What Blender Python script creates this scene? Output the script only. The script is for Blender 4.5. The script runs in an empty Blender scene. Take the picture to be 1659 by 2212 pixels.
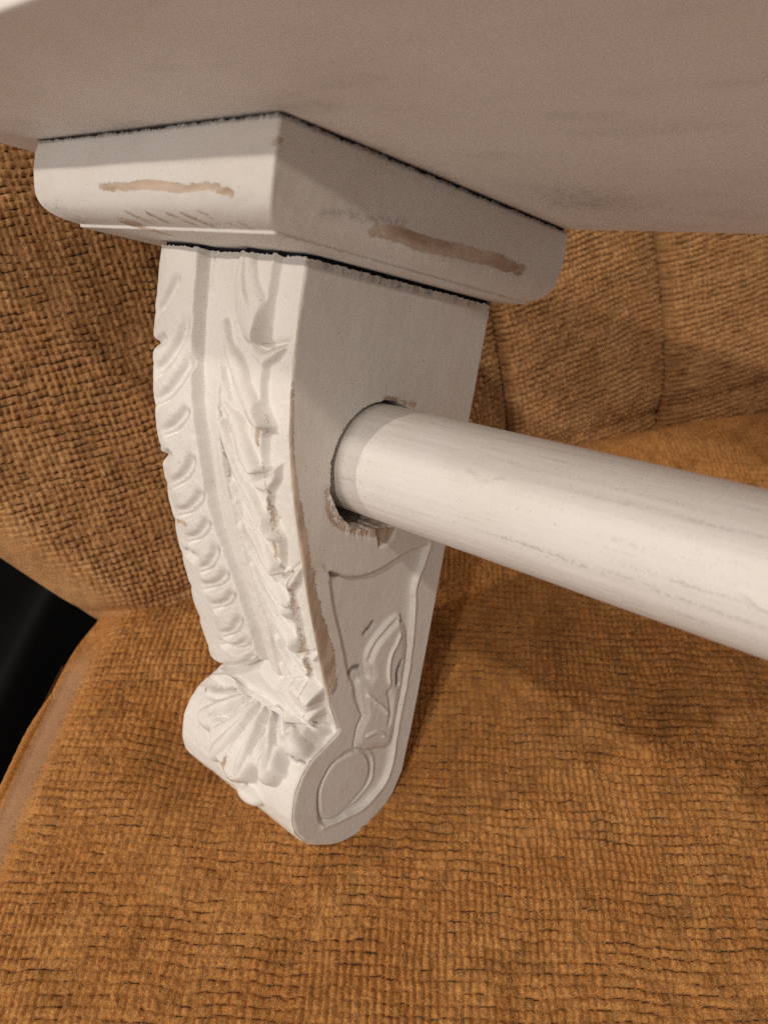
import bpy, math, json
import numpy as np
from mathutils import Matrix, Vector

# ------------------------------------------------------------------ camera, world, lamps
S = 0.15                                   # one design unit = 15 cm
scn = bpy.context.scene
COL = scn.collection
CAM = np.array([0.12443, -0.67353, 1.4978])
RIGHT = Vector((0.998653, 0.042334, 0.029987)); DOWN = Vector((0.051133, -0.705574, -0.706789)); FWD = Vector((-0.008764, 0.70737, -0.706789))
cam_d = bpy.data.cameras.new("camera"); cam = bpy.data.objects.new("camera", cam_d); COL.objects.link(cam)
m = Matrix.Identity(4)
for i in range(3):
    m[i][0] = RIGHT[i]; m[i][1] = -DOWN[i]; m[i][2] = -FWD[i]; m[i][3] = CAM[i] * S
cam.matrix_world = m
cam_d.sensor_fit = 'HORIZONTAL'; cam_d.sensor_width = 36.0; cam_d.lens = 36.0 * 1805.56 / 1659.0
cam_d.clip_start = 0.01; cam_d.clip_end = 50
cam_d.dof.use_dof = True; cam_d.dof.focus_distance = 1.32 * S; cam_d.dof.aperture_fstop = 26.0
scn.camera = cam

R_OW = np.array([[0.723052, 0.681255, 0.1144], [-0.613397, 0.55701, 0.559896], [0.31771, -0.475006, 0.820627]])
FOOT = np.array([-0.2, 0.42, -1.10])

w = bpy.data.worlds.new("World"); scn.world = w; w.use_nodes = True
w.node_tree.nodes["Background"].inputs[0].default_value = (1.0, 0.89, 0.84, 1)
w.node_tree.nodes["Background"].inputs[1].default_value = 0.25

def lamp(name, travel, dist, radius, watts, color):
    """ceiling bulb or added fill: travel = direction its light travels in the shelf's own frame"""
    d = R_OW @ np.array(travel, float); d /= np.linalg.norm(d)
    tgt = R_OW @ (np.array([-0.15, 0.25, -0.4]) - FOOT)
    L = bpy.data.lights.new(name, 'POINT'); L.energy = watts; L.shadow_soft_size = radius; L.color = color
    o = bpy.data.objects.new(name, L); COL.objects.link(o)
    o.location = Vector((tgt * S - d * dist).tolist())
    return o
LC = (1.0, 0.89, 0.77)
lamp("ceiling_lamp", (0.42, 1.0, -0.20), 1.6, 0.013, 27, LC)
lamp("ceiling_lamp", (-0.55, 1.0, -0.21), 1.6, 0.022, 19, LC)
lamp("ceiling_lamp", (-0.45, 1.0, -0.66), 1.7, 0.035, 29, LC)
lamp("low_fill", (0.05, 1.0, 0.36), 1.8, 0.20, 36, (1.0, 0.89, 0.81))  # unseen fill light, added to brighten the cap front and shelf underside
scn.view_settings.view_transform = 'Standard'; scn.view_settings.look = 'None'
scn.view_settings.exposure = 0.0; scn.view_settings.gamma = 1.0
scn.cycles.max_bounces = 8; scn.cycles.use_denoising = False

DATA_S = '{"F":{"chanL":[[-0.3411,0.0018],[-0.3367,0.0632],[-0.3356,0.1064],[-0.3304,0.172],[-0.326,0.2225],[-0.3201,0.256],[-0.3189,0.2817],[-0.3152,0.3187],[-0.3164,0.3749],[-0.3095,0.4195],[-0.2975,0.4678],[-0.2836,0.511],[-0.2742,0.5631],[-0.2662,0.6038],[-0.2618,0.6697],[-0.2527,0.7215],[-0.2369,0.7281]],"chanR":[[-0.2884,0.0062],[-0.2879,0.0466],[-0.2879,0.0845],[-0.2825,0.1387],[-0.2781,0.2071],[-0.2765,0.2347],[-0.2734,0.2732],[-0.2694,0.3093],[-0.2661,0.3421],[-0.2587,0.3846],[-0.2517,0.4452],[-0.2376,0.4956],[-0.2297,0.5464],[-0.218,0.6085],[-0.2225,0.6588],[-0.2223,0.6975],[-0.2369,0.7281]],"leafR":[[-0.176,0.0011],[-0.177,0.0251],[-0.178,0.0582],[-0.1786,0.1018],[-0.1781,0.1276],[-0.1755,0.1623],[-0.1746,0.1923],[-0.1704,0.2178],[-0.1519,0.2411],[-0.1669,0.2531],[-0.1723,0.2683],[-0.1729,0.3077],[-0.1602,0.3411],[-0.1747,0.3674],[-0.1568,0.3932],[-0.1437,0.408],[-0.1548,0.4224],[-0.1604,0.4698],[-0.1503,0.4763],[-0.1456,0.5065],[-0.1322,0.5359],[-0.121,0.5543],[-0.1418,0.5718],[-0.1491,0.5798],[-0.1351,0.6172],[-0.1268,0.654],[-0.1208,0.6885],[-0.1329,0.7452]],"rimL":[[-0.1439,0.006],[-0.1476,0.0353],[-0.1506,0.0584],[-0.1505,0.1035],[-0.151,0.1362],[-0.149,0.2023],[-0.1396,0.2515],[-0.1491,0.3251],[-0.1513,0.3868],[-0.1381,0.4144],[-0.1385,0.447],[-0.1339,0.4786],[-0.1338,0.5298],[-0.1311,0.5645],[-0.124,0.6165],[-0.129,0.6847],[-0.1391,0.7617]],"shell":[[-0.4244,0.7679],[-0.4343,0.8231],[-0.4248,0.8488],[-0.4076,0.867],[-0.404,0.8858],[-0.3863,0.9075],[-0.3659,0.9175],[-0.3463,0.9142],[-0.3344,0.9302],[-0.3109,0.9421],[-0.2875,0.9504],[-0.2674,0.9635],[-0.2483,0.9621],[-0.2153,0.9434],[-0.2039,0.9194],[-0.1845,0.9246],[-0.1607,0.9167],[-0.1439,0.8979],[-0.1549,0.8723],[-0.1337,0.8606],[-0.1333,0.8261],[-0.1409,0.7876],[-0.1329,0.7452],[-0.1208,0.6885],[-0.147,0.6681],[-0.2285,0.7028],[-0.2657,0.6807],[-0.3461,0.7271]],"nub":[[-0.2602,0.9679],[-0.2577,0.9896],[-0.2299,0.9831],[-0.1871,0.9589],[-0.2235,0.9598]],"cups":[[[-0.2108,0.1258],[-0.1798,0.1317],[-0.1369,0.1194],[-0.1349,0.1306],[-0.1496,0.1462],[-0.1735,0.1607],[-0.1999,0.1469]],[[-0.2162,0.3157],[-0.1858,0.3177],[-0.1663,0.3091],[-0.1353,0.2926],[-0.1427,0.318],[-0.165,0.3423],[-0.1955,0.3438]],[[-0.1823,0.4822],[-0.1524,0.4754],[-0.1129,0.4411],[-0.1291,0.4839],[-0.1477,0.5055],[-0.169,0.4962]],[[-0.1612,0.6246],[-0.1327,0.6183],[-0.0973,0.5902],[-0.1256,0.6318],[-0.1496,0.6321]]],"fan":[[[-0.243,0.1358],[-0.2267,0.1527],[-0.2104,0.1707],[-0.1964,0.1888]],[[-0.2771,0.1518],[-0.2473,0.1755],[-0.226,0.1996],[-0.207,0.2129],[-0.1744,0.2317]],[[-0.2752,0.186],[-0.2544,0.2174],[-0.2299,0.2341],[-0.2107,0.2459],[-0.1951,0.2624]],[[-0.2688,0.2475],[-0.2505,0.2656],[-0.2239,0.282]],[[-0.2338,0.0056],[-0.2255,0.0535],[-0.1992,0.0854]],[[-0.2568,0.2789],[-0.2413,0.3049],[-0.2237,0.3307],[-0.2033,0.3472],[-0.1824,0.371],[-0.1586,0.3907]],[[-0.2552,0.299],[-0.2407,0.3408],[-0.2278,0.3594],[-0.2079,0.3793],[-0.1789,0.3995],[-0.1511,0.4117]],[[-0.2563,0.3539],[-0.2384,0.3841],[-0.2284,0.4053],[-0.208,0.4222],[-0.1897,0.4445],[-0.171,0.465]],[[-0.2519,0.3989],[-0.2367,0.4191],[-0.2225,0.4397],[-0.2,0.4661],[-0.1806,0.485],[-0.1575,0.4972]],[[-0.2499,0.4481],[-0.2355,0.4691],[-0.2126,0.4958],[-0.1834,0.5166],[-0.1572,0.5332],[-0.1272,0.5515]],[[-0.2406,0.488],[-0.2243,0.512],[-0.2014,0.5358],[-0.1763,0.5586],[-0.1524,0.5762]],[[-0.229,0.5279],[-0.216,0.5596],[-0.2002,0.5903],[-0.1784,0.6093]],[[-0.2082,0.6045],[-0.1817,0.6294],[-0.1598,0.6477],[-0.1367,0.6697]],[[-0.219,0.6572],[-0.1916,0.6783],[-0.1621,0.7002],[-0.141,0.7214]],[[-0.2103,0.6918],[-0.192,0.7245],[-0.1711,0.7511]]],"crescents":[[[-0.375,0.0487],[-0.3852,0.072],[-0.4077,0.101],[-0.435,0.1239]],[[-0.3428,0.1028],[-0.3529,0.1391],[-0.3757,0.1746],[-0.4075,0.199],[-0.4338,0.2129]],[[-0.335,0.1556],[-0.3391,0.1873],[-0.3658,0.2197],[-0.3968,0.2419],[-0.442,0.2611]],[[-0.3307,0.2433],[-0.3488,0.2654],[-0.3812,0.288],[-0.4225,0.305]],[[-0.3276,0.3136],[-0.3466,0.3462],[-0.3768,0.3729],[-0.4253,0.3982]],[[-0.3193,0.3756],[-0.3401,0.4024],[-0.3768,0.4293],[-0.4279,0.4486]],[[-0.3137,0.4241],[-0.3367,0.4532],[-0.3739,0.4803],[-0.4108,0.4932]],[[-0.3017,0.4638],[-0.3246,0.503],[-0.3572,0.5323],[-0.3925,0.5482]],[[-0.2883,0.5091],[-0.3128,0.5414],[-0.3531,0.5673],[-0.4017,0.5868]],[[-0.2822,0.5473],[-0.3067,0.5792],[-0.3439,0.6051],[-0.3778,0.6181]],[[-0.2758,0.5922],[-0.3026,0.6323],[-0.3362,0.6608],[-0.3725,0.6783]],[[-0.266,0.6397],[-0.3111,0.6778],[-0.3648,0.6991],[-0.3928,0.7016]],[[-0.2618,0.6697],[-0.2919,0.7021],[-0.3554,0.7465],[-0.4228,0.7783]]],"pitsL":[[[-0.4596,0.1515],[-0.4341,0.157],[-0.4053,0.1459]],[[-0.4501,0.3388],[-0.4276,0.3391],[-0.4033,0.3274]],[[-0.4181,0.5142],[-0.4019,0.5194],[-0.3839,0.51]]],"shellG":[[[-0.3002,0.795],[-0.3202,0.8314],[-0.3518,0.856],[-0.3947,0.866]],[[-0.2845,0.8078],[-0.2981,0.8429],[-0.3143,0.8738],[-0.334,0.8984]],[[-0.2617,0.8208],[-0.2545,0.8519],[-0.2589,0.8802],[-0.2703,0.9095],[-0.2883,0.9291]],[[-0.2469,0.8205],[-0.2259,0.8437],[-0.218,0.8677],[-0.2162,0.8901],[-0.2066,0.9206]],[[-0.2371,0.7703],[-0.2212,0.8265],[-0.1911,0.8573],[-0.1654,0.8652]],[[-0.2125,0.7254],[-0.1898,0.7551],[-0.1611,0.7681]]],"shellScoop":[[[-0.3546,0.8819],[-0.3163,0.8693],[-0.2961,0.8443]],[[-0.1853,0.8876],[-0.2033,0.8703],[-0.2204,0.8456]],[[-0.1665,0.8514],[-0.184,0.8305],[-0.2,0.8078]],[[-0.393,0.8512],[-0.3584,0.8277],[-0.3214,0.7967]]],"crackDark":[[[-0.3189,0.2817],[-0.3152,0.3187],[-0.3164,0.3749],[-0.3095,0.4195]],[[-0.2779,0.2843],[-0.276,0.3032],[-0.2712,0.3201],[-0.2711,0.3417]],[[-0.284,0.2359],[-0.2788,0.2534],[-0.2788,0.2708]],[[-0.1848,0.3487],[-0.174,0.3642],[-0.1607,0.3897]],[[-0.1711,0.4274],[-0.1628,0.4508],[-0.157,0.4753]],[[-0.1609,0.8666],[-0.1392,0.866],[-0.1244,0.8617],[-0.1154,0.8457],[-0.1121,0.8234]],[[-0.1779,0.1289],[-0.1367,0.1206]],[[-0.3369,0.0037],[-0.3343,0.0326],[-0.3342,0.0631]],[[-0.2261,0.1943],[-0.2164,0.209]]],"woodF":[[[-0.2745,0.9216],[-0.2796,0.936],[-0.2619,0.9463],[-0.2426,0.9522]],[[-0.1782,0.2524],[-0.1832,0.2602]],[[-0.1856,0.2653],[-0.182,0.273]],[[-0.1716,0.4291],[-0.1687,0.4461]],[[-0.4265,0.8524],[-0.405,0.8605]],[[-0.4275,0.4558],[-0.3893,0.4487]],[[-0.178,0.0582],[-0.1731,0.0731]]],"lobes":[[[-0.2673,0.7492],[-0.3478,0.8051],[-0.4057,0.8306]],[[-0.2905,0.7953],[-0.3151,0.8469],[-0.3712,0.8897]],[[-0.2734,0.8058],[-0.2697,0.8707],[-0.3121,0.9265]],[[-0.2591,0.8128],[-0.2306,0.8726],[-0.239,0.9241]],[[-0.2468,0.8087],[-0.1951,0.867],[-0.1787,0.9057]],[[-0.2395,0.7758],[-0.1964,0.8252],[-0.1498,0.849]],[[-0.2125,0.7254],[-0.1858,0.7664],[-0.1529,0.7974]]],"flutes":[[[-0.2322,0.0539],[-0.2014,0.0973],[-0.1815,0.1215]],[[-0.2735,0.1105],[-0.2532,0.1491],[-0.2223,0.1857],[-0.1861,0.2203],[-0.1563,0.2392]],[[-0.2712,0.1786],[-0.2519,0.2239],[-0.2255,0.261],[-0.2052,0.2889],[-0.1826,0.3113]],[[-0.271,0.2548],[-0.2539,0.2914],[-0.2321,0.3357],[-0.2014,0.3713],[-0.1736,0.3964],[-0.1497,0.4098]],[[-0.2586,0.3529],[-0.2385,0.3953],[-0.2108,0.4329],[-0.1821,0.462],[-0.1617,0.4752]],[[-0.2477,0.4222],[-0.23,0.4673],[-0.1971,0.5025],[-0.1598,0.5343],[-0.1282,0.5555]],[[-0.2406,0.488],[-0.2192,0.537],[-0.1915,0.5775],[-0.1602,0.601],[-0.1381,0.6186]],[[-0.21,0.6202],[-0.1923,0.6629],[-0.1621,0.6911],[-0.13,0.7021]],[[-0.2177,0.6793],[-0.1945,0.714],[-0.1689,0.7387],[-0.1428,0.7426]]]},"Sd":{"hole":[[0.4319,-0.3071],[0.3891,-0.3038],[0.3596,-0.3035],[0.3403,-0.3124],[0.3097,-0.3304],[0.2822,-0.3587],[0.2692,-0.3908],[0.2687,-0.4324],[0.2682,-0.4571],[0.2786,-0.4872],[0.2919,-0.5003],[0.3245,-0.5092],[0.3616,-0.5159],[0.3872,-0.5156]],"chip":[[0.3863,-0.5115],[0.3996,-0.5446],[0.4157,-0.54],[0.4293,-0.5324],[0.4345,-0.5133]],"arc":[[0.2799,-0.5624],[0.2999,-0.58],[0.3198,-0.5882],[0.3459,-0.5927],[0.3848,-0.5928],[0.4165,-0.5843],[0.4545,-0.5683],[0.497,-0.5494]],"panelL":[[0.3001,-0.5812],[0.3063,-0.6039],[0.3216,-0.6411],[0.3433,-0.6849],[0.3607,-0.722],[0.3742,-0.7544],[0.3879,-0.7798]],"panelL2":[[0.3949,-0.7888],[0.4079,-0.8173],[0.4259,-0.8449]],"rimwall":[[0.5282,-0.5459],[0.5198,-0.5791],[0.5095,-0.6201],[0.5202,-0.6767],[0.5265,-0.7313],[0.5304,-0.8003],[0.5283,-0.8696],[0.5308,-0.9267],[0.5302,-0.9724],[0.5186,-1.0038],[0.474,-1.0365],[0.4288,-1.0422],[0.3799,-1.0444]],"med":[[0.3605,-0.9562],[0.3779,-0.9291],[0.4093,-0.9186],[0.4442,-0.9193],[0.4671,-0.9417],[0.4751,-0.9689],[0.4683,-0.9952],[0.4412,-1.0181],[0.4103,-1.0363],[0.3793,-1.0333],[0.3631,-1.0051],[0.3581,-0.9768]],"medring":[[0.4423,-0.9106],[0.4774,-0.9387],[0.4882,-0.9696],[0.4833,-0.9966],[0.4558,-1.0197],[0.4263,-1.0302]],"leafridge":[[[0.4226,-0.7757],[0.4136,-0.7508],[0.4147,-0.7252],[0.43,-0.7017],[0.4528,-0.679],[0.4755,-0.6687]],[[0.4867,-0.806],[0.4742,-0.7768],[0.4707,-0.7469],[0.4811,-0.722],[0.4903,-0.6995]],[[0.4264,-0.8079],[0.4509,-0.8233],[0.4769,-0.8421],[0.4942,-0.8608]],[[0.4409,-0.8885],[0.4653,-0.886],[0.4872,-0.8938],[0.4931,-0.9036]],[[0.403,-0.78],[0.4144,-0.816],[0.4302,-0.8484],[0.4218,-0.8653],[0.4183,-0.8885],[0.4196,-0.9104]]],"leafgroove":[[[0.4249,-0.7552],[0.4319,-0.7252],[0.4572,-0.6977],[0.485,-0.6777]],[[0.5101,-0.8104],[0.5017,-0.7761],[0.5079,-0.7555]],[[0.4835,-0.8081],[0.4988,-0.8411],[0.506,-0.887]]],"darkspots":[[[0.3839,-0.7688],[0.3948,-0.7579],[0.4083,-0.7576]],[[0.5087,-0.8046],[0.5031,-0.7818],[0.5061,-0.7633]],[[0.3034,-0.5827],[0.3202,-0.5899]],[[0.4087,-0.6988],[0.4251,-0.6806]],[[0.4901,-0.6836],[0.4945,-0.6789]]],"arcdark":[[0.2999,-0.58],[0.3198,-0.5882],[0.3459,-0.5927],[0.3848,-0.5928],[0.4165,-0.5843],[0.4545,-0.5683]],"wood":[[[0.1679,-0.2983],[0.1725,-0.3377],[0.1768,-0.3677],[0.1881,-0.4084],[0.2013,-0.4577]],[[0.1815,-0.3797],[0.1908,-0.4207],[0.204,-0.4628],[0.2198,-0.499],[0.2361,-0.5362],[0.2583,-0.5826]],[[0.2463,-0.5534],[0.2624,-0.5999],[0.2877,-0.6537],[0.3152,-0.7004],[0.3342,-0.7401],[0.3482,-0.7851]]],"woodw":[0.01,0.011,0.014],"holewood":[[0.428,-0.3074],[0.3888,-0.3025],[0.3595,-0.3027]],"holewood2":[[0.2683,-0.4497],[0.2739,-0.4771],[0.2919,-0.5003],[0.3248,-0.5105],[0.3622,-0.5186],[0.3888,-0.5224]],"leafmass":[[0.4298,-0.777],[0.4164,-0.7512],[0.4164,-0.7255],[0.4318,-0.702],[0.4549,-0.6805],[0.4792,-0.6692],[0.499,-0.6821],[0.5185,-0.7301],[0.5244,-0.7993],[0.5243,-0.8687],[0.5226,-0.9247],[0.4817,-0.9259],[0.4232,-0.9113],[0.4218,-0.8653],[0.4302,-0.8484],[0.4162,-0.8164],[0.4048,-0.7803]],"panel2":[[0.366,-1.0331],[0.3551,-1.0027],[0.3501,-0.9692],[0.3571,-0.9473],[0.3768,-0.9235],[0.4006,-0.9097],[0.4171,-0.9071],[0.4182,-0.8645],[0.4266,-0.8476],[0.4073,-0.8146],[0.3899,-0.7814]]},"Cp":{"front":[[-0.3898,-0.0748],[-0.3334,-0.0744],[-0.2683,-0.0721],[-0.2188,-0.0749],[-0.1682,-0.0785],[-0.1256,-0.0752],[-0.0763,-0.0833]],"front2":[[[-0.3967,-0.112],[-0.3619,-0.1161],[-0.3238,-0.1201]],[[-0.341,-0.1038],[-0.3121,-0.1112]],[[-0.2871,-0.1046],[-0.2643,-0.1108]],[[-0.2366,-0.1044],[-0.2068,-0.1123]],[[-0.2007,-0.1042],[-0.1721,-0.112]],[[-0.1594,-0.102],[-0.1437,-0.1068]]],"side":[[0.1642,-0.0871],[0.1998,-0.0823],[0.2334,-0.081],[0.2721,-0.0851]],"side3":[[0.1706,-0.0885],[0.2153,-0.0833],[0.265,-0.0865],[0.3394,-0.081],[0.4219,-0.0774],[0.4817,-0.0791]],"mess":[[0.0848,-0.0869],[0.1159,-0.0798],[0.1457,-0.0785],[0.1867,-0.0736],[0.2186,-0.068]]},"prof":[[0.163,-0.119],[0.163,-0.178],[0.165,-0.247],[0.169,-0.31],[0.178,-0.374],[0.196,-0.441],[0.224,-0.525],[0.261,-0.623],[0.306,-0.729],[0.347,-0.817],[0.376,-0.868],[0.352,-0.886],[0.322,-0.906],[0.306,-0.931],[0.298,-0.958],[0.297,-0.985],[0.3,-1.01],[0.311,-1.037],[0.333,-1.06],[0.365,-1.079],[0.4,-1.089],[0.43,-1.092]]}'

# ------------------------------------------------------------------ numpy helpers
def hsh(ix, iy, seed=0):
    n = (ix.astype(np.int64) * 374761393 + iy.astype(np.int64) * 668265263 + seed * 974634777) & 0xFFFFFFFF
    n = ((n ^ (n >> 13)) * 1274126177) & 0xFFFFFFFF
    n = (n ^ (n >> 16)) & 0xFFFFFFFF
    return n.astype(np.float64) / 4294967295.0
def vnoise(x, y, seed=0):
    x0 = np.floor(x); y0 = np.floor(y); fx = x - x0; fy = y - y0
    fx = fx * fx * (3 - 2 * fx); fy = fy * fy * (3 - 2 * fy)
    a = hsh(x0, y0, seed); b = hsh(x0 + 1, y0, seed); c = hsh(x0, y0 + 1, seed); d = hsh(x0 + 1, y0 + 1, seed)
    return (a + (b - a) * fx) * (1 - fy) + (c + (d - c) * fx) * fy
def fbm(x, y, seed=0, o=4):
    s = 0; a = .5; t = 0
    for k in range(o):
        s = s + a * vnoise(x * 2 ** k + 17.3 * k, y * 2 ** k + 5.1 * k, seed + k); t += a; a *= .5
    return s / t
def sst(a, b, x):
    t = np.clip((x - a) / (b - a), 0, 1); return t * t * (3 - 2 * t)
def dline(X, Y, pts, signed=False, pad=0.06):
    """distance to a polyline (only near it), and parameter 0..1 along it"""
    pts = np.array(pts, float)
    out = np.full(X.shape, 9.0); sg = np.ones(X.shape); par = np.zeros(X.shape)
    mk = (X > pts[:, 0].min() - pad) & (X < pts[:, 0].max() + pad) & (Y > pts[:, 1].min() - pad) & (Y < pts[:, 1].max() + pad)
    x = X[mk]; y = Y[mk]; d = np.full(x.shape, 9.0); s_ = np.ones(x.shape); p_ = np.zeros(x.shape)
    n = len(pts) - 1
    for i in range(n):
        ax, ay = pts[i]; bx, by = pts[i + 1]; ex, ey = bx - ax, by - ay; l2 = ex * ex + ey * ey + 1e-12
        t = np.clip(((x - ax) * ex + (y - ay) * ey) / l2, 0, 1)
        dx = x - ax - t * ex; dy = y - ay - t * ey; dd = np.sqrt(dx * dx + dy * dy)
        b = dd < d; d = np.where(b, dd, d); s_ = np.where(b, np.sign(ex * dy - ey * dx), s_); p_ = np.where(b, (i + t) / n, p_)
    out[mk] = d; sg[mk] = s_; par[mk] = p_
    return (out, sg, par)
def inpoly(X, Y, pts):
    pts = np.array(pts, float); r = np.zeros(X.shape, bool); n = len(pts)
    for i in range(n):
        x1, y1 = pts[i]; x2, y2 = pts[(i + 1) % n]
        c = ((y1 > Y) != (y2 > Y)) & (X < (x2 - x1) * (Y - y1) / (y2 - y1 + 1e-15) + x1)
        r ^= c
    return r
def sdist(X, Y, pts, pad=.05):
    d, _, _ = dline(X, Y, list(pts) + [pts[0]], pad=pad)
    return np.where(inpoly(X, Y, pts), d, -d)
def catmull(pts, n=6):
    p = np.array(pts, float)
    if len(p) < 3: return p
    q = np.vstack([2 * p[0] - p[1], p, 2 * p[-1] - p[-2]]); out = []
    for i in range(1, len(q) - 2):
        for k in range(n):
            t = k / n
            out.append(.5 * ((2 * q[i]) + (-q[i - 1] + q[i + 1]) * t + (2 * q[i - 1] - 5 * q[i] + 4 * q[i + 1] - q[i + 2]) * t * t + (-q[i - 1] + 3 * q[i] - 3 * q[i + 1] + q[i + 2]) * t ** 3))
    out.append(p[-1]); return np.array(out)

def grid_faces(n, m, base=0, wrap=False):
    i = np.arange(n - 1)[:, None]; j = np.arange(m if wrap else m - 1)[None, :]; j2 = (j + 1) % m
    return (np.stack([i * m + j, i * m + j2, (i + 1) * m + j2, (i + 1) * m + j], -1).reshape(-1, 4) + base)
def mesh_obj(name, verts, faces, mat, parent=None, attrs=None, smooth=True, tris=None):
    me = bpy.data.meshes.new(name); nv = len(verts)
    me.vertices.add(nv); me.vertices.foreach_set("co", np.asarray(verts, np.float32).ravel())
    f = np.asarray(faces, np.int32); nt = 0 if tris is None else len(tris)
    loops = f.ravel() if not nt else np.concatenate([f.ravel(), np.asarray(tris, np.int32).ravel()])
    me.loops.add(len(loops)); me.loops.foreach_set("vertex_index", loops)
    k = len(f) + nt; me.polygons.add(k)
    st = np.concatenate([np.arange(len(f)) * 4, len(f) * 4 + np.arange(nt) * 3]).astype(np.int32)
    me.polygons.foreach_set("loop_start", st)
    me.update(calc_edges=True); me.validate()
    if smooth: me.polygons.foreach_set("use_smooth", np.ones(len(me.polygons), bool))
    for a, v in (attrs or {}).items():
        at = me.attributes.new(a, 'FLOAT', 'POINT'); at.data.foreach_set("value", np.asarray(v, np.float32).ravel())
    me.materials.append(mat)
    o = bpy.data.objects.new(name, me); COL.objects.link(o)
    if parent: o.parent = parent
    return o
class Patches:
    """collects several grids into one mesh"""
    def __init__(s): s.v = []; s.f = []; s.a = {}; s.n = 0
    def grid(s, P, flip=False, wrap=False, **at):
        n, m_ = P.shape[:2]; f = grid_faces(n, m_, s.n, wrap)
        if flip: f = f[:, ::-1]
        s.v.append(P.reshape(-1, 3)); s.f.append(f)
        for k in ('wood', 'grime'):
            s.a.setdefault(k, []).append(np.broadcast_to(at.get(k, 0.0), (n, m_)).ravel() if not np.isscalar(at.get(k, 0.0)) else np.full(n * m_, float(at.get(k, 0.0))))
        s.n += n * m_
    def build(s, name, mat, parent=None, xf=None):
        v = np.vstack(s.v)
        if xf: v = xf(v)
        return mesh_obj(name, v, np.vstack(s.f), mat, parent, {k: np.concatenate(a) for k, a in s.a.items()})

# ------------------------------------------------------------------ materials
def newmat(name):
    mt = bpy.data.materials.new(name); mt.use_nodes = True; nt = mt.node_tree
    return mt, nt, nt.nodes["Principled BSDF"]
def nd(nt, t, **kw):
    n = nt.nodes.new(t)
    for k, v in kw.items():
        if k.startswith('i_'): n.inputs[int(k[2:])].default_value = v
        else: setattr(n, k, v)
    return n
def mth(nt, op, a, b=None, c=None, clamp=False):
    n = nt.nodes.new('ShaderNodeMath'); n.operation = op; n.use_clamp = clamp
    for i, v in enumerate((a, b, c)):
        if v is None: continue
        if isinstance(v, (int, float)): n.inputs[i].default_value = v
        else: nt.links.new(v, n.inputs[i])
    return n.outputs[0]
def ramp(nt, x, a, b):
    n = nt.nodes.new('ShaderNodeMapRange'); n.interpolation_type = 'SMOOTHSTEP'
    nt.links.new(x, n.inputs[0]); n.inputs[1].default_value = a; n.inputs[2].default_value = b; return n.outputs[0]
def mix(nt, f, a, b):
    n = nt.nodes.new('ShaderNodeMix'); n.data_type = 'RGBA'
    if isinstance(f, (int, float)): n.inputs[0].default_value = f
    else: nt.links.new(f, n.inputs[0])
    for i, v in ((6, a), (7, b)):
        if isinstance(v, tuple): n.inputs[i].default_value = (*v, 1)
        else: nt.links.new(v, n.inputs[i])
    return n.outputs[2]
def noise(nt, scale, stretch=(1, 1, 1), detail=3, rough=.55, off=0):
    tc = nd(nt, 'ShaderNodeTexCoord'); mp = nd(nt, 'ShaderNodeMapping')
    mp.inputs[3].default_value = stretch; mp.inputs[1].default_value = (off, off * .7, off * 1.3)
    nt.links.new(tc.outputs['Object'], mp.inputs[0])
    n = nd(nt, 'ShaderNodeTexNoise'); n.inputs['Scale'].default_value = scale; n.inputs['Detail'].default_value = detail; n.inputs['Roughness'].default_value = rough
    nt.links.new(mp.outputs[0], n.inputs['Vector']); return n.outputs['Fac']
def attr(nt, name):
    n = nd(nt, 'ShaderNodeAttribute', attribute_name=name); return n.outputs['Fac']

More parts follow.
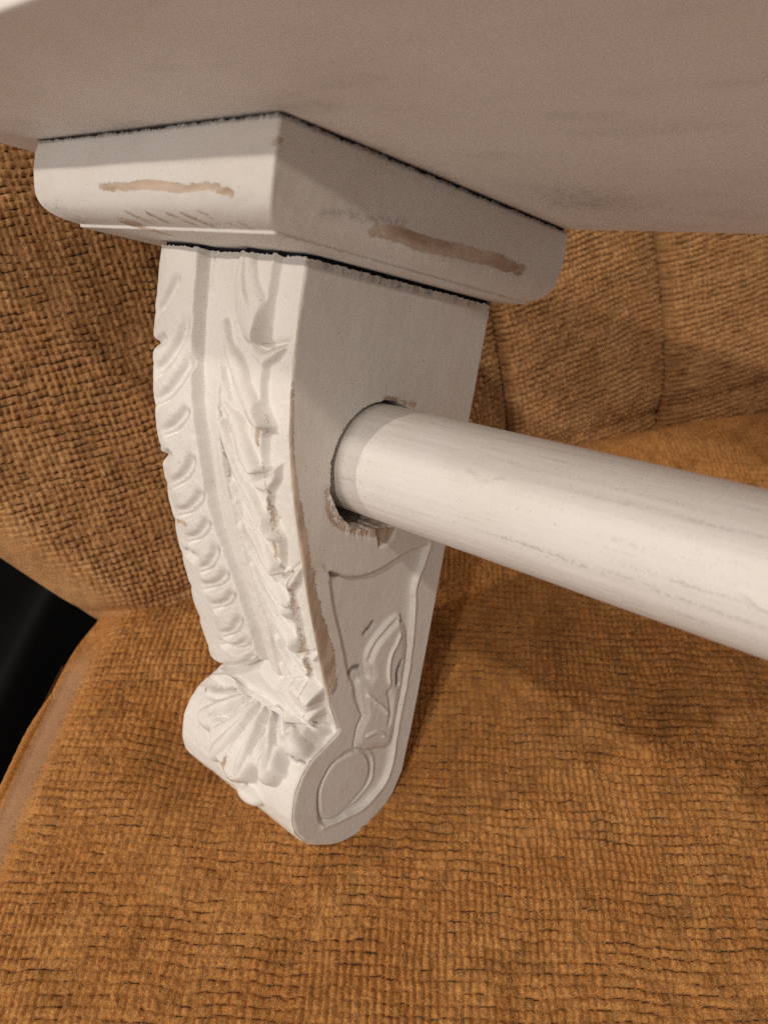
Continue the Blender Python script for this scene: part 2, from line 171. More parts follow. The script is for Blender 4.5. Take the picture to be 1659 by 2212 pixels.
def paint_mat(name, grain=(1, 1, 1), speck=.5, grainamt=.5, smudge=0.0, base=(.77, .755, .725)):
    mt, nt, b = newmat(name)
    tone = noise(nt, 40, detail=3)
    col = mix(nt, ramp(nt, tone, .3, .75), base, tuple(c * k for c, k in zip(base, (.95, .93, .90))))
    # thin paint along the grain
    g = noise(nt, 900, grain, detail=4, rough=.7, off=3)
    col = mix(nt, mth(nt, 'MULTIPLY', ramp(nt, g, .56, .80), .35 * grainamt), col, (.50, .46, .41))
    g2 = noise(nt, 260, grain, detail=5, rough=.7, off=8)
    gate = ramp(nt, noise(nt, 28, detail=2, off=11), .48, .68)
    col = mix(nt, mth(nt, 'MULTIPLY', mth(nt, 'MULTIPLY', ramp(nt, g2, .55, .72), gate), .40 * grainamt), col, (.42, .40, .38))
    if smudge > 0:
        sm = ramp(nt, noise(nt, 55, (.35, 1.3, 1), detail=6, rough=.65, off=21), .60, .80)
        col = mix(nt, mth(nt, 'MULTIPLY', sm, smudge), col, (.34, .31, .29))
    # specks
    sp = ramp(nt, noise(nt, 2600, detail=1, off=5), .665, .745)
    spg = ramp(nt, noise(nt, 120, detail=3, off=31), .36, .62)
    col = mix(nt, mth(nt, 'MULTIPLY', mth(nt, 'MULTIPLY', sp, spg), speck), col, (.20, .17, .14))
    big = ramp(nt, noise(nt, 700, detail=2, off=15), .745, .775)
    col = mix(nt, mth(nt, 'MULTIPLY', big, .7 * speck), col, (.22, .18, .15))
    # grime
    gr = attr(nt, 'grime'); gn = noise(nt, 1500, detail=4, rough=.7, off=9)
    gm = mth(nt, 'MULTIPLY', gr, ramp(nt, mth(nt, 'ADD', gn, mth(nt, 'MULTIPLY', gr, .35)), .5, .78), clamp=True)
    col = mix(nt, gm, col, (.085, .075, .075))
    # bare wood
    wd = attr(nt, 'wood'); wn = noise(nt, 420, (grain[0], grain[1], grain[2]), detail=5, rough=.75, off=2)
    wn2 = noise(nt, 1800, (1, 1, 1), detail=3, off=44)
    wm = ramp(nt, mth(nt, 'ADD', mth(nt, 'ADD', wd, mth(nt, 'MULTIPLY', mth(nt, 'SUBTRACT', wn, .5), 1.7)), mth(nt, 'MULTIPLY', mth(nt, 'SUBTRACT', wn2, .5), 1.1)), .38, .66)
    wg = noise(nt, 500, (grain[0] * .6, grain[1] * .6, grain[2] * .6), detail=4, off=6)
    wcol = mix(nt, ramp(nt, wg, .35, .65), (.42, .315, .23), (.62, .50, .395))
    col = mix(nt, wm, col, wcol)
    nt.links.new(col, b.inputs['Base Color'])
    r = mth(nt, 'ADD', .55, mth(nt, 'MULTIPLY', wm, .25)); nt.links.new(r, b.inputs['Roughness'])
    b.inputs['Specular IOR Level'].default_value = .35
    # bump
    f1 = noise(nt, 1500, detail=4, rough=.7, off=7)
    h = mth(nt, 'ADD', mth(nt, 'MULTIPLY', f1, .4), mth(nt, 'MULTIPLY', g, .5 * grainamt))
    h = mth(nt, 'ADD', h, mth(nt, 'MULTIPLY', g2, .7 * grainamt))
    h = mth(nt, 'SUBTRACT', h, mth(nt, 'MULTIPLY', wm, .9))
    bp = nd(nt, 'ShaderNodeBump'); bp.inputs['Strength'].default_value = .55; bp.inputs['Distance'].default_value = .00022
    nt.links.new(h, bp.inputs['Height']); nt.links.new(bp.outputs[0], b.inputs['Normal'])
    return mt
M_CARVE = paint_mat('chalk_paint_carved', (1, 1, .4), speck=.8, grainamt=.22)
M_CAP = paint_mat('chalk_paint_cap', (.25, .25, 1), speck=.6, grainamt=.5)
M_SHELF = paint_mat('chalk_paint_shelf', (.12, 1, 1), speck=.45, grainamt=.5, smudge=.45, base=(.86, .82, .78))
M_RAIL = paint_mat('chalk_paint_rail', (.035, 1, 1), speck=.45, grainamt=.45, base=(.745, .735, .715))
mt, nt, b = newmat('dark_joint'); b.inputs['Base Color'].default_value = (.008, .008, .014, 1); b.inputs['Roughness'].default_value = .9; M_JOINT = mt

def fabric_mat(name, c1, c2, dark, sheen=.4):
    mt, nt, b = newmat(name)
    n1 = noise(nt, 60, detail=4, rough=.6); n2 = noise(nt, 1400, detail=4, rough=.75, off=4); n3 = noise(nt, 3000, (1, 1, 1), detail=2, off=9)
    col = mix(nt, ramp(nt, n1, .3, .7), c1, c2)
    col = mix(nt, mth(nt, 'MULTIPLY', ramp(nt, n2, .45, .8), .55), col, tuple(min(1, c * 1.6 + .02) for c in c2))
    col = mix(nt, mth(nt, 'MULTIPLY', ramp(nt, n2, .55, .2), .5), col, tuple(c * .5 for c in c1))
    v = attr(nt, 'tone')
    col = mix(nt, v, col, tuple(c * .62 for c in c1))
    col = mix(nt, mth(nt, 'MULTIPLY', ramp(nt, n3, .50, .70), .50), col, tuple(min(1, c * 1.9 + .04) for c in c2))
    col = mix(nt, mth(nt, 'MULTIPLY', ramp(nt, n3, .48, .30), .50), col, tuple(c * .35 for c in c1))
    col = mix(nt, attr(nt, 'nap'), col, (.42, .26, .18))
    dk = attr(nt, 'dark')
    dm = ramp(nt, mth(nt, 'ADD', dk, mth(nt, 'MULTIPLY', mth(nt, 'SUBTRACT', n2, .5), 1.3)), .34, .74)
    col = mix(nt, dm, col, dark)
    nt.links.new(col, b.inputs['Base Color']); b.inputs['Roughness'].default_value = .85
    b.inputs['Specular IOR Level'].default_value = .15
    b.inputs['Sheen Weight'].default_value = sheen; b.inputs['Sheen Roughness'].default_value = .45
    b.inputs['Sheen Tint'].default_value = (1.0, .66, .34, 1)
    h = mth(nt, 'ADD', mth(nt, 'MULTIPLY', n2, 1.0), mth(nt, 'MULTIPLY', n3, .6))
    bp = nd(nt, 'ShaderNodeBump'); bp.inputs['Strength'].default_value = .9; bp.inputs['Distance'].default_value = .0009
    nt.links.new(h, bp.inputs['Height']); nt.links.new(bp.outputs[0], b.inputs['Normal'])
    return mt
M_FAB = fabric_mat('chenille_fabric', (.56, .210, .052), (.72, .330, .100), (.085, .048, .032), sheen=.2)
M_FAB2 = fabric_mat('chenille_back_fabric', (.62, .275, .105), (.78, .41, .175), (.055, .028, .018), sheen=.3)
M_FIB = fabric_mat('pile_fibre', (.50, .25, .09), (.66, .42, .22), (.07, .045, .035))
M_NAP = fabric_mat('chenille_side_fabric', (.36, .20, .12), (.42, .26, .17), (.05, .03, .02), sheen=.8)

# ------------------------------------------------------------------ top-level things
def empty(name, label, cat, R3=None):
    o = bpy.data.objects.new(name, None); COL.objects.link(o); o.empty_display_size = .02
    o['label'] = label; o['category'] = cat
    if R3 is not None:
        mm = Matrix.Identity(4)
        for i in range(3):
            for j in range(3): mm[i][j] = R3[i][j]
        o.matrix_world = mm
    return o
shelf = empty('wall_shelf', 'white distressed wooden wall shelf with carved leaf bracket and round rail', 'shelf', R_OW.tolist())
def loc(v): return (np.asarray(v) - FOOT) * S

D = json.loads(DATA_S)
F, SD, CP = D['F'], D['Sd'], D['Cp']
XR, XL = -0.121, -0.45
CW, CD = 0.6075, 0.58                      # cap width, depth
RC_Y, RC_Z, RC_R = 0.37, -0.4005, 0.0896   # rail

# ---------------- carved bracket body
prof = np.array(D['prof'])
seg0 = np.r_[0, np.cumsum(np.linalg.norm(np.diff(prof, axis=0), axis=1))]
STOT = seg0[-1]
NS = 1000; ss = np.linspace(0, STOT, NS)
def interp_prof(s):
    return np.stack([np.interp(s, seg0, prof[:, 0]), np.interp(s, seg0, prof[:, 1])], -1)
def gsm(a, k, ax=0):
    n = int(k * 3); x = np.arange(-n, n + 1); g = np.exp(-.5 * (x / k) ** 2); g /= g.sum()
    p = np.pad(a, [(n, n)] + [(0, 0)] * (a.ndim - 1), mode='reflect', reflect_type='odd')
    return np.stack([np.convolve(p[:, c], g, 'valid') for c in range(a.shape[1])], 1)
PF = gsm(interp_prof(ss), 3.5)
PF[0] = prof[0]; PF[-1] = prof[-1]
tg = np.gradient(gsm(interp_prof(ss), 26), axis=0); tg /= np.linalg.norm(tg, axis=1)[:, None]
NF = np.stack([tg[:, 1], -tg[:, 0]], 1)
# at the very bottom the normal turns straight down
tgs = np.gradient(PF, axis=0); tgs /= np.linalg.norm(tgs, axis=1)[:, None]; NSH = np.stack([tgs[:, 1], -tgs[:, 0]], 1)
SN = 0.781                                  # arc length of the notch above the scroll

NU = 300
uu = np.linspace(XL, XR, NU)
X, SG = np.meshgrid(uu, ss)                 # rows s, cols x
H = np.zeros_like(X); WD = np.zeros_like(X); GR = np.zeros_like(X)
wob = .0022 * (fbm(X * 60, SG * 60, 3) - .5)
Xw = X + wob * 1.5; Sw = SG + .0025 * (fbm(X * 50, SG * 50, 9) - .5)

rimL = catmull(F['rimL']); rl = np.interp(ss, rimL[:, 1], rimL[:, 0]); rl = np.minimum(rl, XR - .012)
up = sst(SN + .0, SN - .02, SG)             # 1 above the notch
rec = sst(rl[:, None] + .002, rl[:, None] - .011, Xw)
recL = 1.0
H -= .0 * rec * up
# leaf outline (right)
lr = np.array(F['leafR']); lrp = [[min(x, np.interp(s, ss, rl) - (.006 + .010 * (s > .3))), s] for x, s in lr]; lrp = [list(q) for q in catmull(lrp, 4)]
cl = np.array(F['chanL']); crr = np.array(F['chanR'])
chR = np.interp(ss, crr[:, 1], crr[:, 0]); chL = np.interp(ss, cl[:, 1], cl[:, 0])
rightleaf = [[crr[i][0], crr[i][1]] for i in range(len(crr))][::-1]
rightleaf = [[rightleaf[-1][0], -.02]] + [] + [[lrp[0][0], -.02]] + lrp + [[-.16, .80], [-.237, .80]] + rightleaf[:1] + rightleaf
rightleaf = [[lrp[0][0], -.02]] + lrp + [[-.15, .79], [-.237, .79]] + [list(p) for p in crr[::-1]] + [[crr[0][0], -.02]]
sd = sdist(Xw, Sw, rightleaf, pad=.04)
mR = sst(-.001 - .003 * sst(.3, .5, SG), .004 + .007 * sst(.3, .5, SG), sd)
lev = np.clip((X - chR[:, None]) / .11, 0, 1)
base = H.copy()
fl_ = np.zeros_like(H)
FW = [.034, .017, .016, .017, .016, .017, .015, .015, .013]
for p, w_ in zip(F['flutes'], FW):
    if p[0][1] < .06: p = [[p[0][0] - .002, -.03]] + p
    q = catmull(p, 6); d, _, pr = dline(Xw, Sw, q, pad=.05)
    wd_ = w_ * (.45 + .55 * sst(0, .5, pr)) * (1 - .25 * sst(.75, 1, pr))
    fl_ = np.maximum(fl_, (.012 + .010 * sst(.3, .95, pr)) * np.clip(1 - (d / wd_) ** 2, 0, 1) ** .6)
levR = fl_ + .006 + .004 * lev
lr_at = np.interp(ss, np.array(lrp)[:, 1], np.array(lrp)[:, 0])
lrs = np.interp(ss, np.array(lrp)[:, 1], np.array(lrp)[:, 0]); lrs = gsm(np.stack([lrs, lrs], 1), 18)[:, 0]
bw = np.maximum(rl - lrs, .012)[:, None]
tR = np.clip(-sd / bw, 0, 1)
slope = (.014 - .038 * tR ** .8) * up + base * (1 - up)
inrec = sst(rl[:, None] + .0008, rl[:, None] - .0012, Xw) * (X > -.26) * up
base = base * (1 - inrec) + slope * inrec
mR = mR * sst(.79, .70, SG)
H = base * (1 - mR) + levR * mR
# left leaf
ledge = -.443 + .007 * (.6 - np.abs(np.sin(ss * 47 + .6)) ** .5) * sst(.05, .2, ss)
mL = sst(chL[:, None] + .001, chL[:, None] - .0035, Xw) * sst(ledge[:, None] - .002, ledge[:, None] + .004, X)
lv = np.clip((chL[:, None] - X) / .12, 0, 1)
levL = .024 + .012 * np.sin(np.pi * np.clip(lv * .8, 0, 1)) - .006 * lv
lowfade = sst(.80, .76, SG)
H = H * (1 - mL * lowfade) + levL * mL * lowfade
# channel between the leaves
mC = sst(chL[:, None] - .001, chL[:, None] + .003, Xw) * sst(chR[:, None] + .001, chR[:, None] - .003, Xw) * sst(.735, .725, SG)
cc = np.clip((X - chL[:, None]) / (chR[:, None] - chL[:, None] + 1e-6), 0, 1)
H = H * (1 - mC) + (.004 + .014 * cc * sst(.1, .35, SG) + .008 * (1 - np.abs(2 * cc - 1)) * sst(.3, .5, SG)) * mC
# shell over the scroll
shd = sdist(Xw, Sw, F['shell'], pad=.05)
mS = sst(-.002, .007, shd)
cx, cs_ = -.237, .728
rr = np.hypot(X - cx, SG - cs_)
lob = np.zeros_like(H)
LW = [.017, .020, .020, .017, .021, .022, .020]
for p, w_ in zip(F['lobes'], LW):
    q = catmull(p, 6); d, _, pr = dline(Xw, Sw, q, pad=.05)
    wd_ = .007 + (w_ - .007) * sst(0, .9, pr)
    b_ = (.034 + .010 * np.sin(np.pi * np.clip(pr, 0, 1))) * np.clip(1 - (d / wd_) ** 2, 0, 1) ** .55
    lob = np.maximum(lob, b_)
for p in F['flutes'][6:9]:
    q = catmull(p, 6); d, _, pr = dline(Xw, Sw, q, pad=.05)
    lob = np.maximum(lob, .038 * sst(.0, .3, pr) * np.clip(1 - (d / .013) ** 2, 0, 1) ** .6 * (shd > .003))
levS = np.maximum(.031 * sst(-.002, .02, shd), lob)
H = np.where(shd > -.03, np.maximum(H * (1 - mS) + levS * mS, lob), H)
nbc = np.array(F['nub']).mean(0); H = np.maximum(H, .020 * np.sqrt(np.clip(1 - ((X - nbc[0]) / .034) ** 2 - ((SG - nbc[1]) / .016) ** 2, 0, 1)))
H += .024 * np.exp(-((SG - .784) / .022) ** 2) * sst(-.43, -.36, X) * sst(-.155, -.20, X)
# flutes of the fan and crescents
def groove(pts, w, dp, lip=0.0, lw=None, ends=True, dark=0.0, dw=None):
    global H, GR
    p = catmull(pts, 5)
    d, sg, pr = dline(Xw, Sw, p, pad=.04)
    e = sst(-.02, .25, pr) * sst(1.02, .72, pr) if ends else 1.0
    H = H - dp * np.exp(-(d / w) ** 2) * e
    if lip:
        lw_ = lw or w
        H = H + lip * np.exp(-((d * sg - lw_ * 1.3) / lw_) ** 2) * e
    if dark: GR = np.maximum(GR, dark * np.exp(-(d / (dw or w * .5)) ** 2))
for p in F['fan']: groove(p, .0028, .0085)
for p in F['crescents']: groove(p, .0036, .0165, lip=-.0105, lw=.0070)
for p in F['pitsL']: groove(p, .0055, .014, ends=False, lip=-.004, dark=.35)
for p in F['shellG']: groove(p, .0030, .006, ends=True, dark=.22, dw=.003)
for p in F['shellScoop']: groove(p, .0085, .011, dark=.30, dw=.008)
# secondary fine veins between the flutes
for a, b2 in zip(F['fan'][5:12], F['fan'][6:13]):
    n = min(len(a), len(b2)); mid = [[(a[i][0] + b2[i][0]) / 2, (a[i][1] + b2[i][1]) / 2] for i in range(n)]
    groove(mid, .0018, .0020)
for i, cpoly in enumerate(F['cups']):
    d = sdist(Xw, Sw, cpoly)
    m1 = sst(-.001, .003, d); cen = np.array(cpoly).mean(0)
    m1 = sst(-.003, .005, d); dt, _, _ = dline(Xw, Sw, cpoly[:3]); H = H * (1 - m1) + (.014 - .022 * np.exp(-(dt / .009) ** 2)) * m1
    GR = np.maximum(GR, .25 * sst(0, .006, d) * sst(cen[1] + .004, cen[1] - .010, SG))  # upper hollow of each cup darkened: its shade is put into the colour
for i, p in enumerate(F['crackDark']):
    if i in (0, 1, 2, 7): p = [[q[0] + (.0060 if i in (0, 7) else .0035), q[1]] for q in p]
    d, _, _ = dline(Xw, Sw, p); w_ = .0012 if i != 5 else .0028
    GR = np.maximum(GR, (.65 if i in (1, 2, 3, 4, 5, 8) else .5) * np.exp(-(d / w_) ** 2) * (0.6 + .7 * vnoise(X * 160, SG * 160, 5)))
    H -= .004 * np.exp(-(d / .0025) ** 2)
for p in F['woodF'][:-1]:
    d, _, _ = dline(Xw, Sw, p); WD = np.maximum(WD, .85 * np.exp(-(d / .006) ** 2))
# tooth edges of the right leaf: bare wood just outside the edge
edge = np.exp(-((sd + .002) / .0028) ** 2) * sst(.33, .5, fbm(X * 18, SG * 18, 21)) * sst(.2, .26, SG) * (X > chR[:, None] + .030)
WD = np.maximum(WD, .62 * edge)
# paint build-up and wear noise
H = gsm(H, 1.4); H = gsm(H.T, 1.1).T
H += .0016 * (fbm(X * 130, SG * 110, 31) - .5) + .0030 * (fbm(X * 30, SG * 14, 35) - .5)
H += .0016 * (fbm(X * 55, SG * 55, 37, 5) - .5) * sst(.74, .82, SG)
# keep the border at level zero where it meets the side faces
edr = sst(0, .004, XR - X); H = H * edr
H *= sst(0, .03, STOT - SG)
GR *= 1.0
# rounded, worn arris
def arris(ds, rho):
    t = np.clip(rho - (ds + .29 * rho), 0, rho); return rho - np.sqrt(np.maximum(rho * rho - t * t, 0))
rho = .004 + .005 * fbm(ss * 40, ss * 0, 41) + .003 * (ss > SN)
ds = XR - X
Xp = X.copy()
k = np.exp(-ds / .012)
Xp -= (.29 * rho)[:, None] * k
E1 = arris(ds, rho[:, None])
jag = (.004 * (vnoise(Xp * 420, SG * 0, 55) - .3)) * (SG < .012)
Y = PF[:, 0][:, None] + NF[:, 0][:, None] * H - NSH[:, 0][:, None] * E1
Zc = PF[:, 1][:, None] + NF[:, 1][:, None] * H - NSH[:, 1][:, None] * E1
zt = -.1290 + .0045 * fbm(Xp[0] * 200, Xp[0] * 0, 55, 3); Zc = np.minimum(Zc, zt[None])
body = Patches()
body.grid(np.stack([Xp, Y, Zc], -1), flip=True, wood=WD, grime=GR)

# back part of the outline
bz = PF[:, 1]
zb_ctrl = np.array([(-1.092, .43), (-1.090, .465), (-1.081, .497), (-1.06, .53), (-1.03, .555), (-.99, .5695), (-.9, .574), (-.7, .576), (-.119, .579)])
yb = np.interp(bz, zb_ctrl[:, 0], zb_ctrl[:, 1])
yb = np.maximum(yb, PF[:, 0])
# right face as a height field from front outline to back outline
NT = 330
tt = np.linspace(0, 1, NT); tt = tt ** 1.0
rb = .006
y0 = PF[:, 0] - NSH[:, 0] * .29 * rho; z0 = PF[:, 1] - NSH[:, 1] * .29 * rho
y1 = yb - .29 * rb * sst(0, .02, yb - PF[:, 0])
YS = y0[:, None] + (y1 - y0)[:, None] * tt[None]
ZS = z0[:, None] + (bz - z0)[:, None] * np.minimum(1, tt[None] * 12)
df = np.minimum((YS - PF[:, 0][:, None]) * 1.0, 1)      # distance behind the front edge
dfn = df * np.abs(NSH[:, 0])[:, None] + 1e-6
HX = np.zeros_like(YS); WS = np.zeros_like(YS); GS = np.zeros_like(YS)
yn = YS + .003 * (fbm(YS * 60, ZS * 60, 61) - .5); zn = ZS + .003 * (fbm(YS * 60, ZS * 60, 63) - .5)
# recessed panel under the arc and inside the back rim
wall = catmull(SD['rimwall'], 6); arc = catmull(SD['arc'], 6)
panel = [list(p) for p in arc[:]] + [list(p) for p in wall] + SD['panel2'][:-1] + [list(p) for p in catmull(SD['panelL'], 4)[::-1]]
pdist = sdist(yn, zn, panel, pad=.05)
HX -= .0085 * sst(-.0015, .0045, pdist) * sst(-1.10, -1.0, -np.abs(ZS) * 0 - 1.0)
lm = sdist(yn, zn, catmull(SD['leafmass'] + [SD['leafmass'][0]], 4)[:-1], pad=.05); HX += .0075 * sst(-.001, .007, lm) + .004 * sst(.004, .02, lm)
# the back rim itself catches the light: soft inner slope
dw_, sgw, pw = dline(yn, zn, wall, pad=.05)
HX += .0035 * np.exp(-((dw_) / .006) ** 2)
def sg(p, w, dp, dark=0, n=5, ends=True):
    global HX, GS
    p = catmull(p, n); d, s_, pr = dline(yn, zn, p, pad=.04)
    e = sst(0, .1, pr) * sst(1, .9, pr) if ends else 1.0
    HX = HX - dp * np.exp(-(d / w) ** 2) * e
    if dark: GS = np.maximum(GS, dark * np.exp(-(d / (w * .6)) ** 2))
sg(SD['arc'], .0030, .0040, .0); sg(SD['arcdark'], .0022, .002, .45)
sg(SD['panelL'], .0025, .0035, .30); sg(SD['panelL2'], .0030, .004)
for p in SD['leafridge'][1:4]: sg(p, .0030, -.0050)
for p in SD['leafgroove']: sg(p, .005, .0065)
md = sdist(yn, zn, catmull(SD['med'] + [SD['med'][0]], 4)[:-1], pad=.06)
HX += .0070 * sst(-.001, .004, md) - .0040 * np.exp(-((md + .003) / .0030) ** 2)
sg(SD['medring'], .0026, -.0050)
for p in SD['darkspots']:
    d, _, _ = dline(yn, zn, p); GS = np.maximum(GS, .8 * np.exp(-(d / .006) ** 2)); HX -= .003 * np.exp(-(d / .004) ** 2)
for p, w_ in zip(SD['wood'], SD['woodw']):
    d, _, pr = dline(YS, zn, p); WS = np.maximum(WS, 1.15 * sst(w_ * 1.25, w_ * .2, d) * (.35 + .65 * np.sin(np.pi * np.clip(pr, .02, .98)) ** .5))
# front edge: narrow bare strip, widening downwards
strip = .004 + .017 * sst(.24, .38, ss) * (0.55 + .6 * fbm(ss * 9, ss * 0, 71)) * sst(.74, .62, ss)
WS = np.maximum(WS, 1.0 * sst(strip[:, None] * 1.25, strip[:, None] * .55, df) * sst(.05, .3, SG[:, :1] * np.ones_like(YS)))
GS = np.maximum(GS, .55 * np.exp(-(df / .005) ** 2) * sst(.45, .7, fbm(YS * 0 + 3, ZS * 35, 75)) * (ZS > -.85))
# ragged round hole
hd = np.hypot(YS - .372, ZS + .409); ang = np.arctan2(ZS + .409, YS - .372)
hr = .1035 + .0020 * (fbm(ang * 9 + 20, ang * 0, 81, 4) - .5) * 2
hr = hr + .004 * np.maximum(0, vnoise(ang * 14 + 40, ang * 0, 83) - .45) * (np.sin(ang) < .2)
m_h = sst(-.0010, .0012, hr - hd)
HX = HX - .20 * m_h
ring = np.exp(-((hd - hr) / .009) ** 2) * (hd > hr - .002)
WS = np.maximum(WS, ring * np.clip(.25 + .75 * sst(.0, .35, np.cos(ang + 2.35)) + .6 * sst(.6, .9, np.cos(ang - 1.0)), 0, 1) * (.05 + 1.3 * fbm(ang * 12 + 7, hd * 90, 85)) * .68)
WS = np.maximum(WS, m_h * .8); GS = np.maximum(GS, m_h * .5)
# splintered lower lip of the hole
spl = np.exp(-((hd - hr - .004) / .010) ** 2) * (hd > hr) * sst(.5, .9, np.cos(ang + 1.75))
HX += spl * (.010 * (fbm(YS * 110, ZS * 60, 87, 3) - .5) - .002)
GS = np.maximum(GS, .75 * spl * sst(.35, .8, fbm(ang * 22, hd * 60, 89)))
chp = sdist(yn, zn, SD['chip']); mc_ = sst(-.0008, .0015, chp); HX -= .012 * mc_ * (1 - m_h); WS = np.maximum(WS, 1.4 * mc_)
for kk in ('holewood', 'holewood2'):
    d, _, _ = dline(yn, zn, SD[kk]); WS = np.maximum(WS, .80 * np.exp(-(d / .0055) ** 2) * (.5 + fbm(YS * 70, ZS * 70, 95))); HX -= .002 * np.exp(-(d / .006) ** 2)
# small brush ridges and nicks
HX += .0005 * (fbm(YS * 110, ZS * 70, 91) - .5) + .0020 * (fbm(YS * 22, ZS * 12, 93) - .5)
HX = np.where(hd > hr + .012, gsm(HX, 1.6), HX)
fade = sst(0, .006, df) * sst(0, .006, yb[:, None] - YS)
HX = HX * fade
EX = arris(np.maximum(df - .29 * rho[:, None], 0), rho[:, None]) + arris(np.maximum(yb[:, None] - YS - .29 * rb, 0), rb * np.ones_like(YS))
side = np.stack([XR + HX - EX, YS, ZS], -1)
side[:, 0, 0] = XR - .29 * rho; side[:, 0, 1] = y0; side[:, 0, 2] = z0
zt2 = -.1290 + .0045 * fbm(YS[0] * 160, YS[0] * 0, 57, 3); zt2[0] = zt[-1]; side[..., 2] = np.minimum(side[..., 2], zt2[None])
GS = np.maximum(GS, .6 * sst(-.142, -.134, ZS) * vnoise(YS * 120, ZS * 0, 59)); body.grid(side, flip=False, wood=WS, grime=GS)
# left face and back face, plain
NTl = 40; tl = np.linspace(0, 1, NTl)
YL = PF[:, 0][:, None] + (yb - PF[:, 0])[:, None] * tl[None]
left = np.stack([np.full_like(YL, XL), YL, np.repeat(bz[:, None], NTl, 1)], -1)
left[:, 0, 1] = Y[:, 0]; left[:, 0, 2] = Zc[:, 0]
body.grid(left[::4], flip=True)
ub = np.linspace(XL, XR - .29 * rb, 40)
back = np.stack([np.repeat(ub[None], NS, 0), np.repeat(yb[:, None], 40, 1), np.repeat(bz[:, None], 40, 1)], -1)
back[:, -1, 1] = y1
body.grid(back, flip=False)
bracket = body.build('carved_bracket', M_CARVE, shelf, loc)

# ---------------- moulded cap block of the bracket
cprof = [(.0015, -.0035), (.000, -.008), (-.002, -.02), (-.0025, -.040), (-.0015, -.056), (.000, -.071), (.003, -.084), (.0095, -.096), (.018, -.1035), (.029, -.1090), (.041, -.1122), (.0505, -.1138), (.0530, -.1144), (.0538, -.1160), (.0545, -.1183), (.058, -.1192), (.068, -.1195), (.085, -.1205)]
cp = catmull(cprof, 5)
def plan_path(t, rho=.0045, n=(260, 8, 280, 8, 90)):
    pts = []; seg = []
    def line(a, b, k, s):
        for q in np.linspace(0, 1, k, endpoint=False): pts.append((a[0] + (b[0] - a[0]) * q, a[1] + (b[1] - a[1]) * q)); seg.append(s)
    def arc_(c, a0, a1, k):
        for q in np.linspace(0, 1, k, endpoint=False):
            a = math.radians(a0 + (a1 - a0) * q); pts.append((c[0] + rho * math.cos(a), c[1] + rho * math.sin(a))); seg.append(9)
    line((-t, CD), (-t, t + rho), n[0], 1)
    arc_((-t - rho, t + rho), 0, -90, n[1])
    line((-t - rho, t), (-CW + t + rho, t), n[2], 2)
    arc_((-CW + t + rho, t + rho), -90, -180, n[3])
    line((-CW + t, t + rho), (-CW + t, CD), n[4], 3)
    pts.append((-CW + t, CD)); seg.append(3)
    return np.array(pts), np.array(seg)
rows = []
for t, z in cp:
    p, sgm = plan_path(t); rows.append(np.column_stack([p, np.full(len(p), z)]))
CPp = np.array(rows)                          # rows profile, cols path
Pp, Zz = CPp[..., :2], CPp[..., 2]
nz = .0016 * (fbm(CPp[..., 0] * 60 + CPp[..., 1] * 60, Zz * 90, 101) - .5)
lowf = .0030 * (fbm(CPp[..., 0] * 9 - CPp[..., 1] * 9, Zz * 20, 103) - .5)
cen_ = np.array([-CW / 2, CD / 2 + .05]); dirn = Pp - cen_
CPp[..., 1] -= np.where((sgm == 2)[None], nz + lowf, 0); CPp[..., 0] += np.where((sgm == 1)[None], nz + lowf, 0)
# ragged top edge
jag = .0045 * (fbm(CPp[..., 0] * 90 + CPp[..., 1] * 80, Zz * 0, 105, 4) - .5) + .003 * (vnoise(CPp[..., 0] * 600 + CPp[..., 1] * 500, Zz * 0, 107) - .5)
CPp[..., 2] += (jag + .0010) * sst(-.012, -.004, Zz)
WC = np.zeros(Zz.shape); GC = np.zeros(Zz.shape)
fm = np.repeat((sgm == 2)[None], len(cp), 0); sm = np.repeat((sgm == 1)[None], len(cp), 0)
A, B, Cz = CPp[..., 0], CPp[..., 1], CPp[..., 2]
d, _, pr = dline(A, Cz, CP['front']); v = sst(.0100, .0010, d) * (.5 + .55 * np.sin(np.pi * np.clip(pr, .04, .96)) ** .6) * 1.05; WC = np.where(fm, v, WC)
for g in CP['front2']:
    d, _, _ = dline(A, Cz, g); WC = np.where(fm, np.maximum(WC, .80 * np.exp(-(d / .0026) ** 2)), WC); GC = np.where(fm, np.maximum(GC, .30 * np.exp(-(d / .002) ** 2)), GC)
WC = np.where(fm, np.maximum(WC, .62 * np.exp(-((Cz + .112) / .004) ** 2) * sst(.50, .62, fbm(A * 30, Cz * 0, 111))), WC)
d, _, pr = dline(B, Cz, CP['side3']); v = sst(.0150, .002, d) * (.55 + .6 * np.sin(np.pi * np.clip(pr, .05, .97)) ** .5) * 1.15; WC = np.where(sm, v, WC)
d, _, _ = dline(B, Cz, CP['mess']); GC = np.where(sm, np.maximum(GC, .42 * np.exp(-(d / .007) ** 2)), GC)
GC = np.where(fm, np.maximum(GC, .52 * sst(-.40, -.58, A) * sst(-.05, -.11, Cz) * sst(.35, .65, fbm(A * 25, Cz * 40, 115))), GC)
crn = np.exp(-(np.hypot(A - 0, B - 0) / .012) ** 2); WC = np.maximum(WC, .35 * crn * sst(.45, .7, vnoise(Cz * 140, Cz * 0, 113)))
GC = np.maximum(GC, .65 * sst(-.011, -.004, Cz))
WC *= (.55 + .9 * fbm(A * 30 + B * 30, Cz * 260, 117, 3))
cap = Patches()
cap.grid(CPp, flip=False, wood=WC, grime=GC)
